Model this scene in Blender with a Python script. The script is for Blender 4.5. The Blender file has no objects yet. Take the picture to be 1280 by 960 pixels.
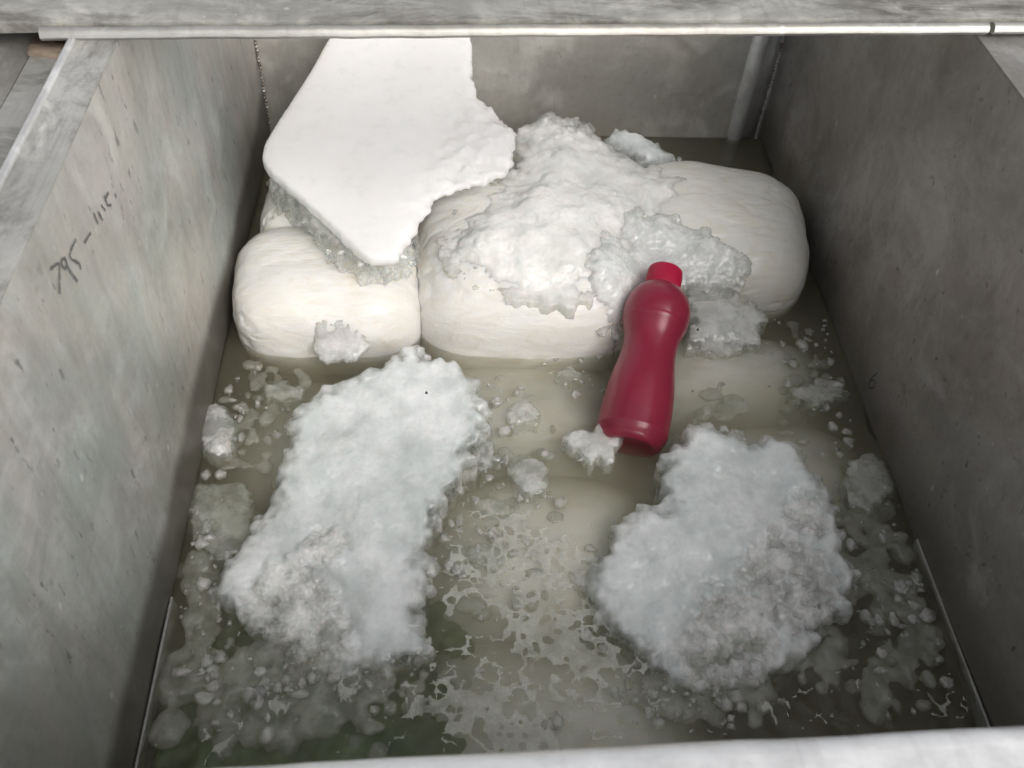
import bpy, bmesh, math, random
import numpy as np
from mathutils import Vector, Euler

random.seed(7)
SC = bpy.context.scene
COL = SC.collection
rad = math.radians

# ------------------------------------------------------------------ camera
cam = bpy.data.cameras.new('camera')
CAM = bpy.data.objects.new('camera', cam)
COL.objects.link(CAM)
CAM.location = (0, 0, 1.0)
CAM.rotation_euler = (rad(40.761), rad(-2.716), rad(-2.760))
cam.sensor_width = 36
cam.lens = 36 * 1150 / 1280
cam.clip_start = 0.02
cam.clip_end = 500
cam.dof.use_dof = True
cam.dof.focus_distance = 1.22
cam.dof.aperture_fstop = 9
SC.camera = CAM

# ------------------------------------------------------------------ daylight (overcast)
SUN_EL, SUN_AZ = 40, 146          # azimuth from +Y towards +X
world = bpy.data.worlds.new('World')
SC.world = world
world.use_nodes = True
nt = world.node_tree
nt.nodes.clear()
sky = nt.nodes.new('ShaderNodeTexSky')
sky.sky_type = 'NISHITA'
sky.sun_disc = False
sky.sun_elevation = rad(SUN_EL)
sky.sun_rotation = rad(SUN_AZ)
sky.air_density = 1.0
sky.dust_density = 3.0
hs = nt.nodes.new('ShaderNodeHueSaturation')
hs.inputs['Saturation'].default_value = 0.18
bg = nt.nodes.new('ShaderNodeBackground')
bg.inputs['Strength'].default_value = 0.15
wo = nt.nodes.new('ShaderNodeOutputWorld')
nt.links.new(sky.outputs[0], hs.inputs['Color'])
nt.links.new(hs.outputs[0], bg.inputs[0])
nt.links.new(bg.outputs[0], wo.inputs[0])
sl = bpy.data.lights.new('sun', 'SUN')
sl.energy = 1.55
sl.angle = rad(50)
sl.color = (1.0, 0.965, 0.92)
SUN = bpy.data.objects.new('sun', sl)
COL.objects.link(SUN)
_d = Vector((math.sin(rad(SUN_AZ)) * math.cos(rad(SUN_EL)), math.cos(rad(SUN_AZ)) * math.cos(rad(SUN_EL)), math.sin(rad(SUN_EL))))
SUN.rotation_euler = _d.to_track_quat('Z', 'Y').to_euler()
SUN.location = (2, 2, 4)
vs = SC.view_settings
vs.view_transform = 'Standard'
vs.look = 'None'
vs.exposure = 0.27
vs.gamma = 1
SC.cycles.max_bounces = 12
SC.cycles.transparent_max_bounces = 24
SC.cycles.volume_bounces = 3
SC.cycles.transmission_bounces = 10
SC.cycles.use_denoising = True
SC.cycles.use_adaptive_sampling = True
SC.cycles.adaptive_threshold = 0.025

# ------------------------------------------------------------------ helpers
RM = np.array(Euler(CAM.rotation_euler).to_matrix())
F = 1150.0

def _ray(x, y):
    return RM @ np.array([(x - 640) / F, -(y - 480) / F, -1.0])

def at(x, y, z=0.0):          # the place at height z that lies under a spot of the photograph
    d = _ray(x, y)
    t = (z - 1.0) / d[2]
    return np.array([0, 0, 1.0]) + t * d

def onx(x, y, X):
    d = _ray(x, y)
    return np.array([0, 0, 1.0]) + X / d[0] * d

_rng = np.random.default_rng(11)
_perm = _rng.permutation(512).astype(np.int64)
_perm = np.concatenate([_perm, _perm])

def _h(ix, iy, iz):
    return _perm[(_perm[(_perm[ix & 511] + iy) & 511] + iz) & 511]

def perlin(P):
    P = np.asarray(P, float)
    i = np.floor(P).astype(np.int64)
    f = P - i
    u = f * f * f * (f * (f * 6 - 15) + 10)
    out = np.zeros(len(P))
    for dx in (0, 1):
        for dy in (0, 1):
            for dz in (0, 1):
                h = _h(i[:, 0] + dx, i[:, 1] + dy, i[:, 2] + dz)
                a = h * 2.399963
                b = (h * 0.61803398 % 1.0) * 2 - 1
                s = np.sqrt(1 - b * b)
                g = (f[:, 0] - dx) * np.cos(a) * s + (f[:, 1] - dy) * np.sin(a) * s + (f[:, 2] - dz) * b
                w = (u[:, 0] if dx else 1 - u[:, 0]) * (u[:, 1] if dy else 1 - u[:, 1]) * (u[:, 2] if dz else 1 - u[:, 2])
                out += w * g
    return out * 1.5

def fbm(P, freq, octaves=4, gain=0.5, off=0.0):
    P = np.asarray(P, float) * freq + off
    s, a = 0.0, 1.0
    for _ in range(octaves):
        s = s + a * perlin(P)
        P = P * 2.03 + 7.7
        a *= gain
    return s

def worley(P, freq, off=0.0):
    P = np.asarray(P, float) * freq + off
    i = np.floor(P).astype(np.int64)
    f1 = np.full(len(P), 9.0)
    f2 = np.full(len(P), 9.0)
    cell = np.zeros(len(P))
    for dx in (-1, 0, 1):
        for dy in (-1, 0, 1):
            for dz in (-1, 0, 1):
                c = i + np.array([dx, dy, dz])
                h = _h(c[:, 0], c[:, 1], c[:, 2])
                pt = c + np.stack([(h * 0.754877 % 1), (h * 0.569840 % 1), (h * 0.438579 % 1)], 1)
                d = np.sqrt(((P - pt) ** 2).sum(1))
                m = d < f1
                cell = np.where(m, (h * .3819660 + h * h * .0137) % 1.0, cell)
                f2 = np.where(m, f1, np.minimum(f2, d))
                f1 = np.where(m, d, f1)
    worley.cell = cell
    return f1, f2

def sstep(a, b, x):
    t = np.clip((x - a) / (b - a), 0, 1)
    return t * t * (3 - 2 * t)

def link(name, me, mat=None, parent=None, smooth=True):
    o = bpy.data.objects.new(name, me)
    COL.objects.link(o)
    if mat:
        me.materials.clear()
        me.materials.append(mat)
    if smooth:
        me.polygons.foreach_set('use_smooth', [True] * len(me.polygons))
    if parent:
        o.parent = parent
        o.matrix_parent_inverse.identity()
    return o

def mesh(name, V, Fc):
    me = bpy.data.meshes.new(name)
    me.from_pydata([tuple(v) for v in V], [], [tuple(f) for f in Fc])
    me.update()
    return me

def tag(o, label=None, cat=None, group=None, kind=None):
    for k, v in (('label', label), ('category', cat), ('group', group), ('kind', kind)):
        if v:
            o[k] = v
    return o

def empty(name, loc=(0, 0, 0)):
    o = bpy.data.objects.new(name, None)
    COL.objects.link(o)
    o.empty_display_size = 0.05
    o.location = loc
    return o

def bm_mesh(name, bm):
    me = bpy.data.meshes.new(name)
    bm.normal_update()
    bm.to_mesh(me)
    bm.free()
    return me

def box_bm(x0, x1, y0, y1, z0, z1, bevel=0.0, seg=2):
    bm = bmesh.new()
    bmesh.ops.create_cube(bm, size=1)
    for v in bm.verts:
        v.co = Vector((x0 + (v.co.x + .5) * (x1 - x0), y0 + (v.co.y + .5) * (y1 - y0), z0 + (v.co.z + .5) * (z1 - z0)))
    if bevel:
        bmesh.ops.bevel(bm, geom=list(bm.edges), offset=bevel, segments=seg, profile=0.5, affect='EDGES')
    return bm

def box(name, ext, mat, parent=None, bevel=0.0, smooth=False):
    return link(name, bm_mesh(name, box_bm(*ext, bevel=bevel)), mat, parent, smooth)

def sheet(name, o, u, v, n, nu, nv, thick, mat, parent, warp=0.002, seed=0.0):
    """a metal sheet with real thickness whose face is a little uneven"""
    o, u, v, n = (np.array(q, float) for q in (o, u, v, n))
    a, b = np.meshgrid(np.linspace(0, 1, nu + 1), np.linspace(0, 1, nv + 1), indexing='ij')
    P = o + a.reshape(-1, 1) * u + b.reshape(-1, 1) * v
    edge = np.minimum(np.minimum(a, 1 - a), np.minimum(b, 1 - b)).reshape(-1)
    w = warp * fbm(P, 4.0, 2, off=seed) * sstep(0, .08, edge)
    T = P + w[:, None] * n
    B = P - thick * n
    V = np.concatenate([T, B])
    N = len(P)
    idx = np.arange(N).reshape(nu + 1, nv + 1)
    Fc = []
    for i in range(nu):
        for j in range(nv):
            q = [idx[i, j], idx[i + 1, j], idx[i + 1, j + 1], idx[i, j + 1]]
            Fc.append(q)
            Fc.append([k + N for k in reversed(q)])
    loop = [idx[i, 0] for i in range(nu)] + [idx[nu, j] for j in range(nv)] + [idx[i, nv] for i in range(nu, 0, -1)] + [idx[0, j] for j in range(nv, 0, -1)]
    for k in range(len(loop)):
        p, q = loop[k], loop[(k + 1) % len(loop)]
        Fc.append([q, p, p + N, q + N])
    me = mesh(name, V, Fc)
    bm = bmesh.new(); bm.from_mesh(me)
    bmesh.ops.recalc_face_normals(bm, faces=list(bm.faces))
    bm.to_mesh(me); bm.free()
    ob = link(name, me, mat, parent, True)
    me.set_sharp_from_angle(angle=rad(40))
    return ob

def extrude_profile(name, prof, P0, P1, mat, parent=None, n=24, wob=0.0, seed=0.0, closed=True):
    """prof: (forward, up) points of a closed section; swept from P0 to P1"""
    P0, P1 = np.array(P0, float), np.array(P1, float)
    d = (P1 - P0) / np.linalg.norm(P1 - P0)
    upv = np.array([0, 0, 1.0]); upv -= d * (upv @ d); upv /= np.linalg.norm(upv)
    fwd = np.cross(upv, d)       # +y when the sweep runs along +x
    m = len(prof)
    V, Fc = [], []
    for i in range(n + 1):
        c = P0 + (P1 - P0) * i / n
        w = fbm(np.array([[i * .35 + seed, seed, 0.3]]), 1.0, 2)[0] * wob if wob else 0.0
        w2 = fbm(np.array([[i * .35 + seed, seed, 5.3]]), 1.0, 2)[0] * wob if wob else 0.0
        for a, b in prof:
            V.append(c + fwd * (a + w) + upv * (b + w2))
    for i in range(n):
        for k in range(m):
            k2 = (k + 1) % m
            Fc.append([i * m + k, (i + 1) * m + k, (i + 1) * m + k2, i * m + k2])
    Fc.append(list(range(m)))
    Fc.append([n * m + k for k in range(m - 1, -1, -1)])
    me = mesh(name, V, Fc)
    bm = bmesh.new(); bm.from_mesh(me)
    bmesh.ops.recalc_face_normals(bm, faces=list(bm.faces))
    bm.to_mesh(me); bm.free()
    ob = link(name, me, mat, parent, True)
    me.set_sharp_from_angle(angle=rad(50))
    return ob

# ------------------------------------------------------------------ materials
class NB:
    def __init__(s, name):
        s.m = bpy.data.materials.new(name)
        s.m.use_nodes = True
        s.t = s.m.node_tree
        s.t.nodes.clear()
        s.out = s.t.nodes.new('ShaderNodeOutputMaterial')
        s.tc = s.t.nodes.new('ShaderNodeTexCoord')
    def n(s, typ, props=None, **ins):
        nd = s.t.nodes.new(typ)
        for k, v in (props or {}).items():
            setattr(nd, k, v)
        for k, v in ins.items():
            k = k.replace('_', ' ')
            s.set(nd.inputs[k] if k in nd.inputs else nd.inputs[int(k[1:])], v)
        return nd
    def set(s, sock, v):
        if isinstance(v, bpy.types.NodeSocket):
            s.t.links.new(v, sock)
        elif hasattr(v, 'outputs'):
            s.t.links.new(v.outputs[0], sock)
        else:
            if sock.type == 'RGBA' and len(v) == 3:
                v = (*v, 1)
            sock.default_value = v
    def pos(s, scale=(1, 1, 1), rot=(0, 0, 0), loc=(0, 0, 0)):
        mp = s.n('ShaderNodeMapping')
        s.t.links.new(s.tc.outputs['Object'], mp.inputs['Vector'])
        mp.inputs['Scale'].default_value = scale
        mp.inputs['Rotation'].default_value = rot
        mp.inputs['Location'].default_value = loc
        return mp
    def noise(s, scale, detail=4, rough=.5, vec=None, dist=0.0):
        nd = s.n('ShaderNodeTexNoise')
        nd.inputs['Scale'].default_value = scale
        nd.inputs['Detail'].default_value = detail
        nd.inputs['Roughness'].default_value = rough
        nd.inputs['Distortion'].default_value = dist
        s.t.links.new(vec.outputs[0] if vec else s.tc.outputs['Object'], nd.inputs['Vector'])
        return nd.outputs['Fac']
    def vor(s, scale, feat='F1', vec=None, rnd=1.0):
        nd = s.n('ShaderNodeTexVoronoi', dict(feature=feat))
        nd.inputs['Scale'].default_value = scale
        nd.inputs['Randomness'].default_value = rnd
        s.t.links.new(vec.outputs[0] if vec else s.tc.outputs['Object'], nd.inputs['Vector'])
        return nd.outputs['Distance']
    def ramp(s, fac, stops):
        nd = s.n('ShaderNodeValToRGB')
        s.set(nd.inputs['Fac'], fac)
        e = nd.color_ramp.elements
        while len(e) < len(stops):
            e.new(0.5)
        for el, (p, c) in zip(e, stops):
            el.position = p
            el.color = (c, c, c, 1) if not hasattr(c, '__len__') else (*c, 1)
        return nd.outputs['Color']
    def mixc(s, fac, a, b, mode='MIX'):
        nd = s.n('ShaderNodeMix', dict(data_type='RGBA', blend_type=mode))
        s.set(nd.inputs[0], fac); s.set(nd.inputs[6], a); s.set(nd.inputs[7], b)
        return nd.outputs[2]
    def math(s, op, a, b=0.0, clamp=False):
        nd = s.n('ShaderNodeMath', dict(operation=op, use_clamp=clamp))
        s.set(nd.inputs[0], a); s.set(nd.inputs[1], b)
        return nd.outputs[0]
    def bump(s, h, strength, dist=.001, normal=None):
        nd = s.n('ShaderNodeBump')
        s.set(nd.inputs['Height'], h)
        nd.inputs['Strength'].default_value = strength
        nd.inputs['Distance'].default_value = dist
        if normal:
            s.t.links.new(normal.outputs[0], nd.inputs['Normal'])
        return nd
    def surf(s, sh):
        s.set(s.out.inputs['Surface'], sh)
        return s.m

def steel(name, ca, cb, dark, metallic=.75, rough=.42, streak=(1, 1, .18), smear=.5, specks=.5, rot=(0, 0, 0), seed=0.0, foot_shade=None, flecks=.6):
    b = NB(name)
    loc = (seed, seed * .7, seed * 1.3)
    p = b.pos(loc=loc)
    ps = b.pos(scale=streak, rot=rot, loc=loc)
    pf = b.pos(scale=tuple(1 if q == 1 else q * 1.9 for q in streak), rot=rot, loc=loc)
    big = b.noise(4.5, 6, .62, p, .6)
    mid = b.noise(17, 8, .72, ps, .4)
    c = b.mixc(b.ramp(big, [(.40, 0), (.60, 1)]), ca, cb)
    brown = b.ramp(b.noise(3.6, 7, .7, ps, .8), [(.50, 0), (.68, 1)])
    c = b.mixc(b.math('MULTIPLY', brown, .45), c, tuple(q * k for q, k in zip(ca, (.84, .74, .60))))
    c = b.mixc(b.math('MULTIPLY', b.ramp(mid, [(.46, 0), (.66, 1)]), smear * .75), c, dark)
    # dull film of dried whey
    film = b.ramp(b.noise(8, 9, .74, p, 1.2), [(.50, 0), (.66, 1)])
    c = b.mixc(b.math('MULTIPLY', film, .30 * smear), c, tuple(min(1, q * 1.6) for q in ca))
    # cloudy fine mottling
    fine = b.noise(75, 6, .7, p)
    c = b.mixc(b.math('MULTIPLY', b.ramp(fine, [(.48, 0), (.68, 1)]), .20), c, dark)
    c = b.mixc(b.math('MULTIPLY', b.ramp(fine, [(.30, 1), (.44, 0)]), .12), c, tuple(min(1, q * 1.5) for q in ca))
    # small dark nicks, stretched along the sheet
    nick = b.ramp(b.noise(105, 3, .55, pf), [(.645, 0), (.70, 1)])
    gate = b.ramp(b.noise(5, 4, .6, p), [(.40, 0), (.58, 1)])
    c = b.mixc(b.math('MULTIPLY', b.math('MULTIPLY', nick, gate), specks * .75), c, tuple(q * .45 for q in dark))
    # a few bigger blotches
    blot = b.ramp(b.noise(15, 5, .6, b.pos(loc=(seed + 4, 2, 7))), [(.68, 0), (.76, 1)])
    c = b.mixc(b.math('MULTIPLY', blot, .55 * specks), c, tuple(q * k for q, k in zip(dark, (.75, .68, .55))))
    # pale dried splashes
    spl = b.ramp(b.vor(17, 'F1', b.pos(scale=(1, 1, .6), loc=loc)), [(.025, 1), (.07, 0)])
    c = b.mixc(b.math('MULTIPLY', spl, flecks), c, (.74, .74, .71))
    spl2 = b.ramp(b.vor(60, 'F1', b.pos(scale=(1, .8, .5), loc=loc)), [(.05, 1), (.12, 0)])
    c = b.mixc(b.math('MULTIPLY', b.math('MULTIPLY', spl2, b.ramp(b.noise(6, 3), [(.5, 0), (.6, 1)])), flecks * .6), c, (.66, .66, .63))
    # scratches
    scr = b.ramp(b.noise(140, 1, .5, b.pos(scale=(1, .03, .03) if streak[0] == 1 else (.6, .05, .02), rot=(.5, .1, .2), loc=loc)), [(.64, 0), (.69, 1)])
    c = b.mixc(b.math('MULTIPLY', scr, .16), c, dark)
    if foot_shade:      # shade painted into the wall's foot, together with a wet mark
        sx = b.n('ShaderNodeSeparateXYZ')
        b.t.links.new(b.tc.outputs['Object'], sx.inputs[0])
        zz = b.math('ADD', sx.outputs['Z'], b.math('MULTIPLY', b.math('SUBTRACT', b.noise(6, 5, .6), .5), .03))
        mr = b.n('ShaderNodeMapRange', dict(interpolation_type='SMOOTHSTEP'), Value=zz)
        for k, v in (('From Min', foot_shade[0]), ('From Max', foot_shade[1]), ('To Min', foot_shade[2]), ('To Max', 0.0)):
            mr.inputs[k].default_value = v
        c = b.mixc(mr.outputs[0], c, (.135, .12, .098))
    grain = b.noise(420, 2, .6, ps)
    r = b.math('ADD', b.math('MULTIPLY', mid, .28), rough - .12)
    h = b.math('ADD', b.math('MULTIPLY', grain, .15), b.math('MULTIPLY', b.noise(30, 6, .65, p), .6))
    bp = b.bump(h, .3, .0018)
    me_ = b.math('SUBTRACT', metallic, b.math('MULTIPLY', film, .35), True)
    pr = b.n('ShaderNodeBsdfPrincipled', Base_Color=c, Roughness=r, Metallic=me_, Normal=bp)
    return b.surf(pr)

M = {}
M['steel_pale'] = steel('steel_pale', (.47, .505, .475), (.54, .515, .48), (.27, .26, .235), .55, .40, (1, 1, .2), .55, .9, seed=0, foot_shade=(.060, .098, .88), flecks=.8)
M['steel_dull'] = steel('steel_dull', (.295, .287, .272), (.335, .315, .30), (.15, .14, .125), .5, .42, (1, .45, .35), .75, .95, rot=(.6, 0, 0), seed=3.1, foot_shade=(.02, .10, .6), flecks=.4)
M['steel_back'] = steel('steel_back', (.54, .525, .49), (.59, .57, .53), (.34, .32, .285), .5, .38, (.6, 1, .35), .5, .5, seed=5.7)
M['steel_rim'] = steel('steel_rim', (.30, .295, .27), (.44, .43, .40), (.11, .10, .088), .35, .40, (.25, 1, 1), 1.5, .35, seed=8.3)
M['steel_flange'] = steel('steel_flange', (.40, .395, .37), (.52, .51, .48), (.16, .145, .13), .4, .38, (1, .5, 1), 1.4, .4, seed=6.3)
M['steel_edge'] = steel('steel_edge', (.44, .44, .42), (.38, .375, .355), (.17, .155, .14), .5, .4, (.25, 1, 1), .7, .2, seed=9.9)
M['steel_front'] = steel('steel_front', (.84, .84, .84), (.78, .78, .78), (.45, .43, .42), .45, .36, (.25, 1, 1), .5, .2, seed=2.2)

M['bright_edge'] = steel('bright_edge', (.74, .75, .76), (.66, .67, .68), (.30, .29, .28), .6, .32, (1, .25, 1), .5, .2, seed=4.4)

def weld_mat():
    b = NB('weld_metal')
    c = b.mixc(b.ramp(b.noise(120, 3), [(.4, 0), (.65, 1)]), (.16, .13, .10), (.55, .52, .48))
    return b.surf(b.n('ShaderNodeBsdfPrincipled', Base_Color=c, Roughness=.42, Metallic=.7))
M['weld'] = weld_mat()

def marker_mat():
    b = NB('marker_ink')
    a = b.ramp(b.noise(160, 4, .6), [(.26, 0), (.42, 1)])
    ink = b.n('ShaderNodeBsdfPrincipled', Base_Color=(.10, .10, .102), Roughness=.6)
    tr = b.n('ShaderNodeBsdfTransparent')
    mx = b.n('ShaderNodeMixShader', None, i0=b.math('MULTIPLY', a, .72), i1=tr, i2=ink)
    return b.surf(mx)
M['ink'] = marker_mat()

def wood_mat():
    b = NB('old_wood')
    c = b.mixc(b.ramp(b.noise(30, 5, .6, b.pos(scale=(.3, 1, 1))), [(.35, 0), (.65, 1)]), (.05, .03, .02), (.36, .29, .22))
    return b.surf(b.n('ShaderNodeBsdfPrincipled', Base_Color=c, Roughness=.7, Normal=b.bump(b.noise(90, 4), .4)))
M['wood'] = wood_mat()

def ice_mat(name, col, rough=.34, wet=.0, trans=0.0, sss=.025, fine=1.0, mott=1.0, msc=30):
    b = NB(name)
    n1 = b.noise(msc, 7, .66)
    c = b.mixc(b.math('MULTIPLY', b.ramp(n1, [(.40, 1), (.60, 0)]), mott), col, tuple(q * k for q, k in zip(col, (.70, .735, .72))))
    c = b.mixc(b.math('MULTIPLY', b.ramp(b.noise(95, 5, .7), [(.52, 0), (.66, 1)]), .5 * mott), c, tuple(q * .78 for q in col))
    g = b.vor(330, 'F1')
    g2 = b.vor(150, 'F1')
    h = b.math('ADD', b.math('MULTIPLY', g, .35 * fine), b.math('ADD', b.math('MULTIPLY', g2, .5 * fine), b.math('MULTIPLY', b.noise(80, 8, .68), 1.0)))
    bp = b.bump(h, .42 * fine, .0026)
    pr = b.n('ShaderNodeBsdfPrincipled', Base_Color=c, Roughness=b.math('ADD', b.math('MULTIPLY', n1, .3), rough - .15), Normal=bp, IOR=1.31)
    pr.inputs['Subsurface Weight'].default_value = .9
    pr.inputs['Subsurface Scale'].default_value = sss
    pr.inputs['Subsurface Radius'].default_value = (.85, 1.0, 1.02)
    pr.inputs['Coat Weight'].default_value = .4
    pr.inputs['Coat Roughness'].default_value = .08
    if True:
        at_ = b.n('ShaderNodeAttribute', dict(attribute_name='clear'))
        tb = b.n('ShaderNodeBsdfTransparent', Color=(.94, .955, .945))
        gl = b.n('ShaderNodeBsdfGlossy', Color=(1, 1, 1), Roughness=.10, Normal=bp)
        cl = b.n('ShaderNodeMixShader', None, i0=.06, i1=tb, i2=gl)
        w = b.ramp(b.noise(26, 6, .68, b.pos(loc=(3, 1, 4))), [(.44, 0), (.58, 1)])
        f = b.math('ADD', b.math('ADD', b.math('MULTIPLY', w, wet), trans), b.math('MULTIPLY', at_.outputs['Fac'], .8))
        f = b.math('MINIMUM', f, .9)
        pr = b.n('ShaderNodeMixShader', None, i0=f, i1=pr, i2=cl)
    return b.surf(pr)

M['snow_ice'] = ice_mat('snow_ice', (.84, .855, .85), .32, wet=.10, mott=.75, fine=.5, msc=13)
M['snow_warm'] = ice_mat('snow_warm', (.90, .885, .85), .32, wet=.08, mott=.45, fine=.6, msc=16)
M['slab_ice'] = ice_mat('slab_ice', (.88, .89, .88), .30, fine=.10, sss=.05, mott=.1)
M['wet_ice'] = ice_mat('wet_ice', (.84, .84, .81), .20, wet=.25, trans=.18, fine=.45, mott=.2)
M['crumb_ice'] = ice_mat('crumb_ice', (.91, .905, .88), .20, wet=.32, trans=.03, fine=.7, mott=.3)
M['clear_ice'] = ice_mat('clear_ice', (.92, .92, .895), .16, wet=.35, trans=.38, fine=.4, mott=.3)
M['wet_snow'] = ice_mat('wet_snow', (.84, .85, .835), .24, wet=.22, trans=.0, fine=.55, mott=.5, msc=18)
M['grey_slush'] = ice_mat('grey_slush', (.80, .80, .74), .2, wet=.25, trans=.50, fine=.4, mott=.4)

def cheese_mat(name, ca, cb):
    b = NB(name)
    n1 = b.noise(7, 5, .6, None, .6)
    c = b.mixc(b.ramp(n1, [(.38, 0), (.66, 1)]), ca, cb)
    yel = b.ramp(b.noise(13, 4, .55, b.pos(loc=(2, 5, 1))), [(.58, 0), (.75, 1)])
    c = b.mixc(b.math('MULTIPLY', yel, .30), c, (.86, .70, .46))
    pw = b.pos(scale=(.35, 1, 1.0), rot=(0, 0, .25))
    fibre = b.noise(40, 8, .7, pw, 1.8)
    h = b.math('ADD', b.math('MULTIPLY', fibre, 1.0), b.math('MULTIPLY', b.noise(150, 3, .6), .15))
    c = b.mixc(b.math('MULTIPLY', b.ramp(fibre, [(.36, 1), (.47, 0)]), .30), c, tuple(q * k for q, k in zip(cb, (.86, .80, .70))))
    bp = b.bump(h, .75, .0035)
    pr = b.n('ShaderNodeBsdfPrincipled', Base_Color=c, Roughness=.36, Normal=bp)
    pr.inputs['Subsurface Weight'].default_value = .7
    pr.inputs['Subsurface Scale'].default_value = .012
    pr.inputs['Subsurface Radius'].default_value = (1.0, .85, .6)
    pr.inputs['Coat Weight'].default_value = .35
    pr.inputs['Coat Roughness'].default_value = .15
    return b.surf(pr)
M['cheese'] = cheese_mat('cheese', (.86, .845, .81), (.82, .795, .745))
M['cheese_c'] = cheese_mat('cheese_pale', (.84, .825, .78), (.80, .775, .705))

def water_mat():
    b = NB('brine')
    h = b.math('ADD', b.math('MULTIPLY', b.noise(24, 4, .55, None, .5), 1.0), b.math('MULTIPLY', b.noise(90, 3, .5), .22))
    bp = b.bump(h, .45, .006)
    fr = b.n('ShaderNodeFresnel', IOR=1.33)
    b.t.links.new(bp.outputs[0], fr.inputs['Normal'])
    tr = b.n('ShaderNodeBsdfTransparent', Color=(.98, .985, .97))
    gl = b.n('ShaderNodeBsdfGlossy', Color=(1, 1, 1), Roughness=.06, Normal=bp)
    b.surf(b.n('ShaderNodeMixShader', None, i0=fr, i1=tr, i2=gl))
    v = b.n('ShaderNodeVolumePrincipled', Color=(.735, .675, .545), Density=28.0)
    v.inputs['Anisotropy'].default_value = .35
    v.inputs['Absorption Color'].default_value = (.28, .285, .19, 1)
    b.set(b.out.inputs['Volume'], v)
    return b.m
M['water'] = water_mat()

def film_mat():
    b = NB('ice_film')
    tr = b.n('ShaderNodeBsdfTransparent')
    pr = b.n('ShaderNodeBsdfPrincipled', Base_Color=(.80, .80, .73), Roughness=.3)
    f = b.math('ADD', b.math('MULTIPLY', b.ramp(b.noise(30, 6, .65), [(.35, 0), (.68, 1)]), .34), .10, True)
    return b.surf(b.n('ShaderNodeMixShader', None, i0=f, i1=tr, i2=pr))
M['film'] = film_mat()

def plastic(name, col, trans, rough, sss=.3, coat=.3):
    b = NB(name)
    c = b.mixc(b.ramp(b.noise(18, 4), [(.35, 0), (.7, 1)]), col, tuple(q * .88 for q in col))
    pr = b.n('ShaderNodeBsdfPrincipled', Base_Color=c, Roughness=rough, IOR=1.45)
    pr.inputs['Transmission Weight'].default_value = trans
    pr.inputs['Coat Weight'].default_value = coat
    pr.inputs['Coat Roughness'].default_value = .18
    return b.surf(pr)
M['pink'] = plastic('pink_plastic', (.60, .052, .122), .62, .30, coat=.2)
M['cap'] = plastic('cap_plastic', (.42, .006, .045), 0, .38, coat=.2)
M['drink'] = plastic('pink_liquid', (.34, .010, .045), .2, .3)

def ground_mat():
    b = NB('concrete')
    c = b.mixc(b.noise(3, 8, .6), (.20, .195, .185), (.32, .31, .29))
    return b.surf(b.n('ShaderNodeBsdfPrincipled', Base_Color=c, Roughness=.8, Normal=b.bump(b.noise(60, 6), .3)))
M['ground'] = ground_mat()
def black_mat():
    b = NB('dark_speck')
    c = b.mixc(b.noise(200, 2), (.015, .013, .012), (.04, .035, .03))
    return b.surf(b.n('ShaderNodeBsdfPrincipled', Base_Color=c, Roughness=.6))
M['black'] = black_mat()

# ------------------------------------------------------------------ ground
XL, XR, YB, YF = -0.328, 0.597, 1.476, 0.170
ZL, ZR, ZB = 0.510, 0.492, -0.30
g = link('ground', mesh('ground', [(-60, -60, -.42), (60, -60, -.42), (60, 60, -.42), (-60, 60, -.42)], [(0, 1, 2, 3)]), M['ground'], None, False)
tag(g, kind='structure')

# ------------------------------------------------------------------ the tank
tank = empty('steel_tank', (0.13, .82, -.42))
tag(tank, 'worn stainless steel tank of icy brine filling the whole photo', 'tank')
TANK_LOC = np.array(tank.location)
def in_tank(o):
    o.parent = tank
    o.matrix_parent_inverse.identity()
    o.location = tuple(-TANK_LOC)
    return o
T = .006
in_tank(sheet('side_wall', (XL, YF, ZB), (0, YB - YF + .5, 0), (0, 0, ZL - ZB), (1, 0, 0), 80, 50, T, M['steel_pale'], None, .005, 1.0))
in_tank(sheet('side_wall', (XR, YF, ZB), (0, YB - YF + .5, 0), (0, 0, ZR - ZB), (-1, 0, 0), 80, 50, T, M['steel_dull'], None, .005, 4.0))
in_tank(sheet('back_wall', (XL + .001, YB, ZB), (.855, 0, 0), (0, 0, .80), (0, -1, 0), 60, 40, T, M['steel_back'], None, .004, 6.0))
in_tank(sheet('front_wall', (XL + .001, YF - .014, ZB), (XR - XL - .002, 0, 0), (0, 0, .782), (0, 1, 0), 30, 20, T, M['steel_back'], None, .003, 7.0))
in_tank(box('floor_panel', (XL + .001, XR - .001, YF, YB - .001, ZB - .02, ZB), M['steel_back']))
# folded corner beside the right wall: a rounded crease and a dark face turned to the corner
xc = XL + .856
prof = [(0, 0), (.004, .006), (.010, .010), (.018, .011), (.025, .008), (.029, .002), (.0335, -.004), (.050, -.018), (.066, -.030)]
Vc, Fc_ = [], []
for i, z in enumerate((ZB, .5)):
    for a, d in prof:
        Vc.append((xc + a, YB - d, z))
    for a, d in prof[::-1]:
        Vc.append((xc + a, YB - d + .004, z))
m_ = 2 * len(prof)
for k in range(m_):
    Fc_.append([k, (k + 1) % m_, m_ + (k + 1) % m_, m_ + k])
Fc_ += [list(range(m_ - 1, -1, -1)), [m_ + k for k in range(m_)]]
in_tank(link('corner_fold', mesh('corner_fold', Vc, Fc_), M['bright_edge'], None, True))

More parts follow.
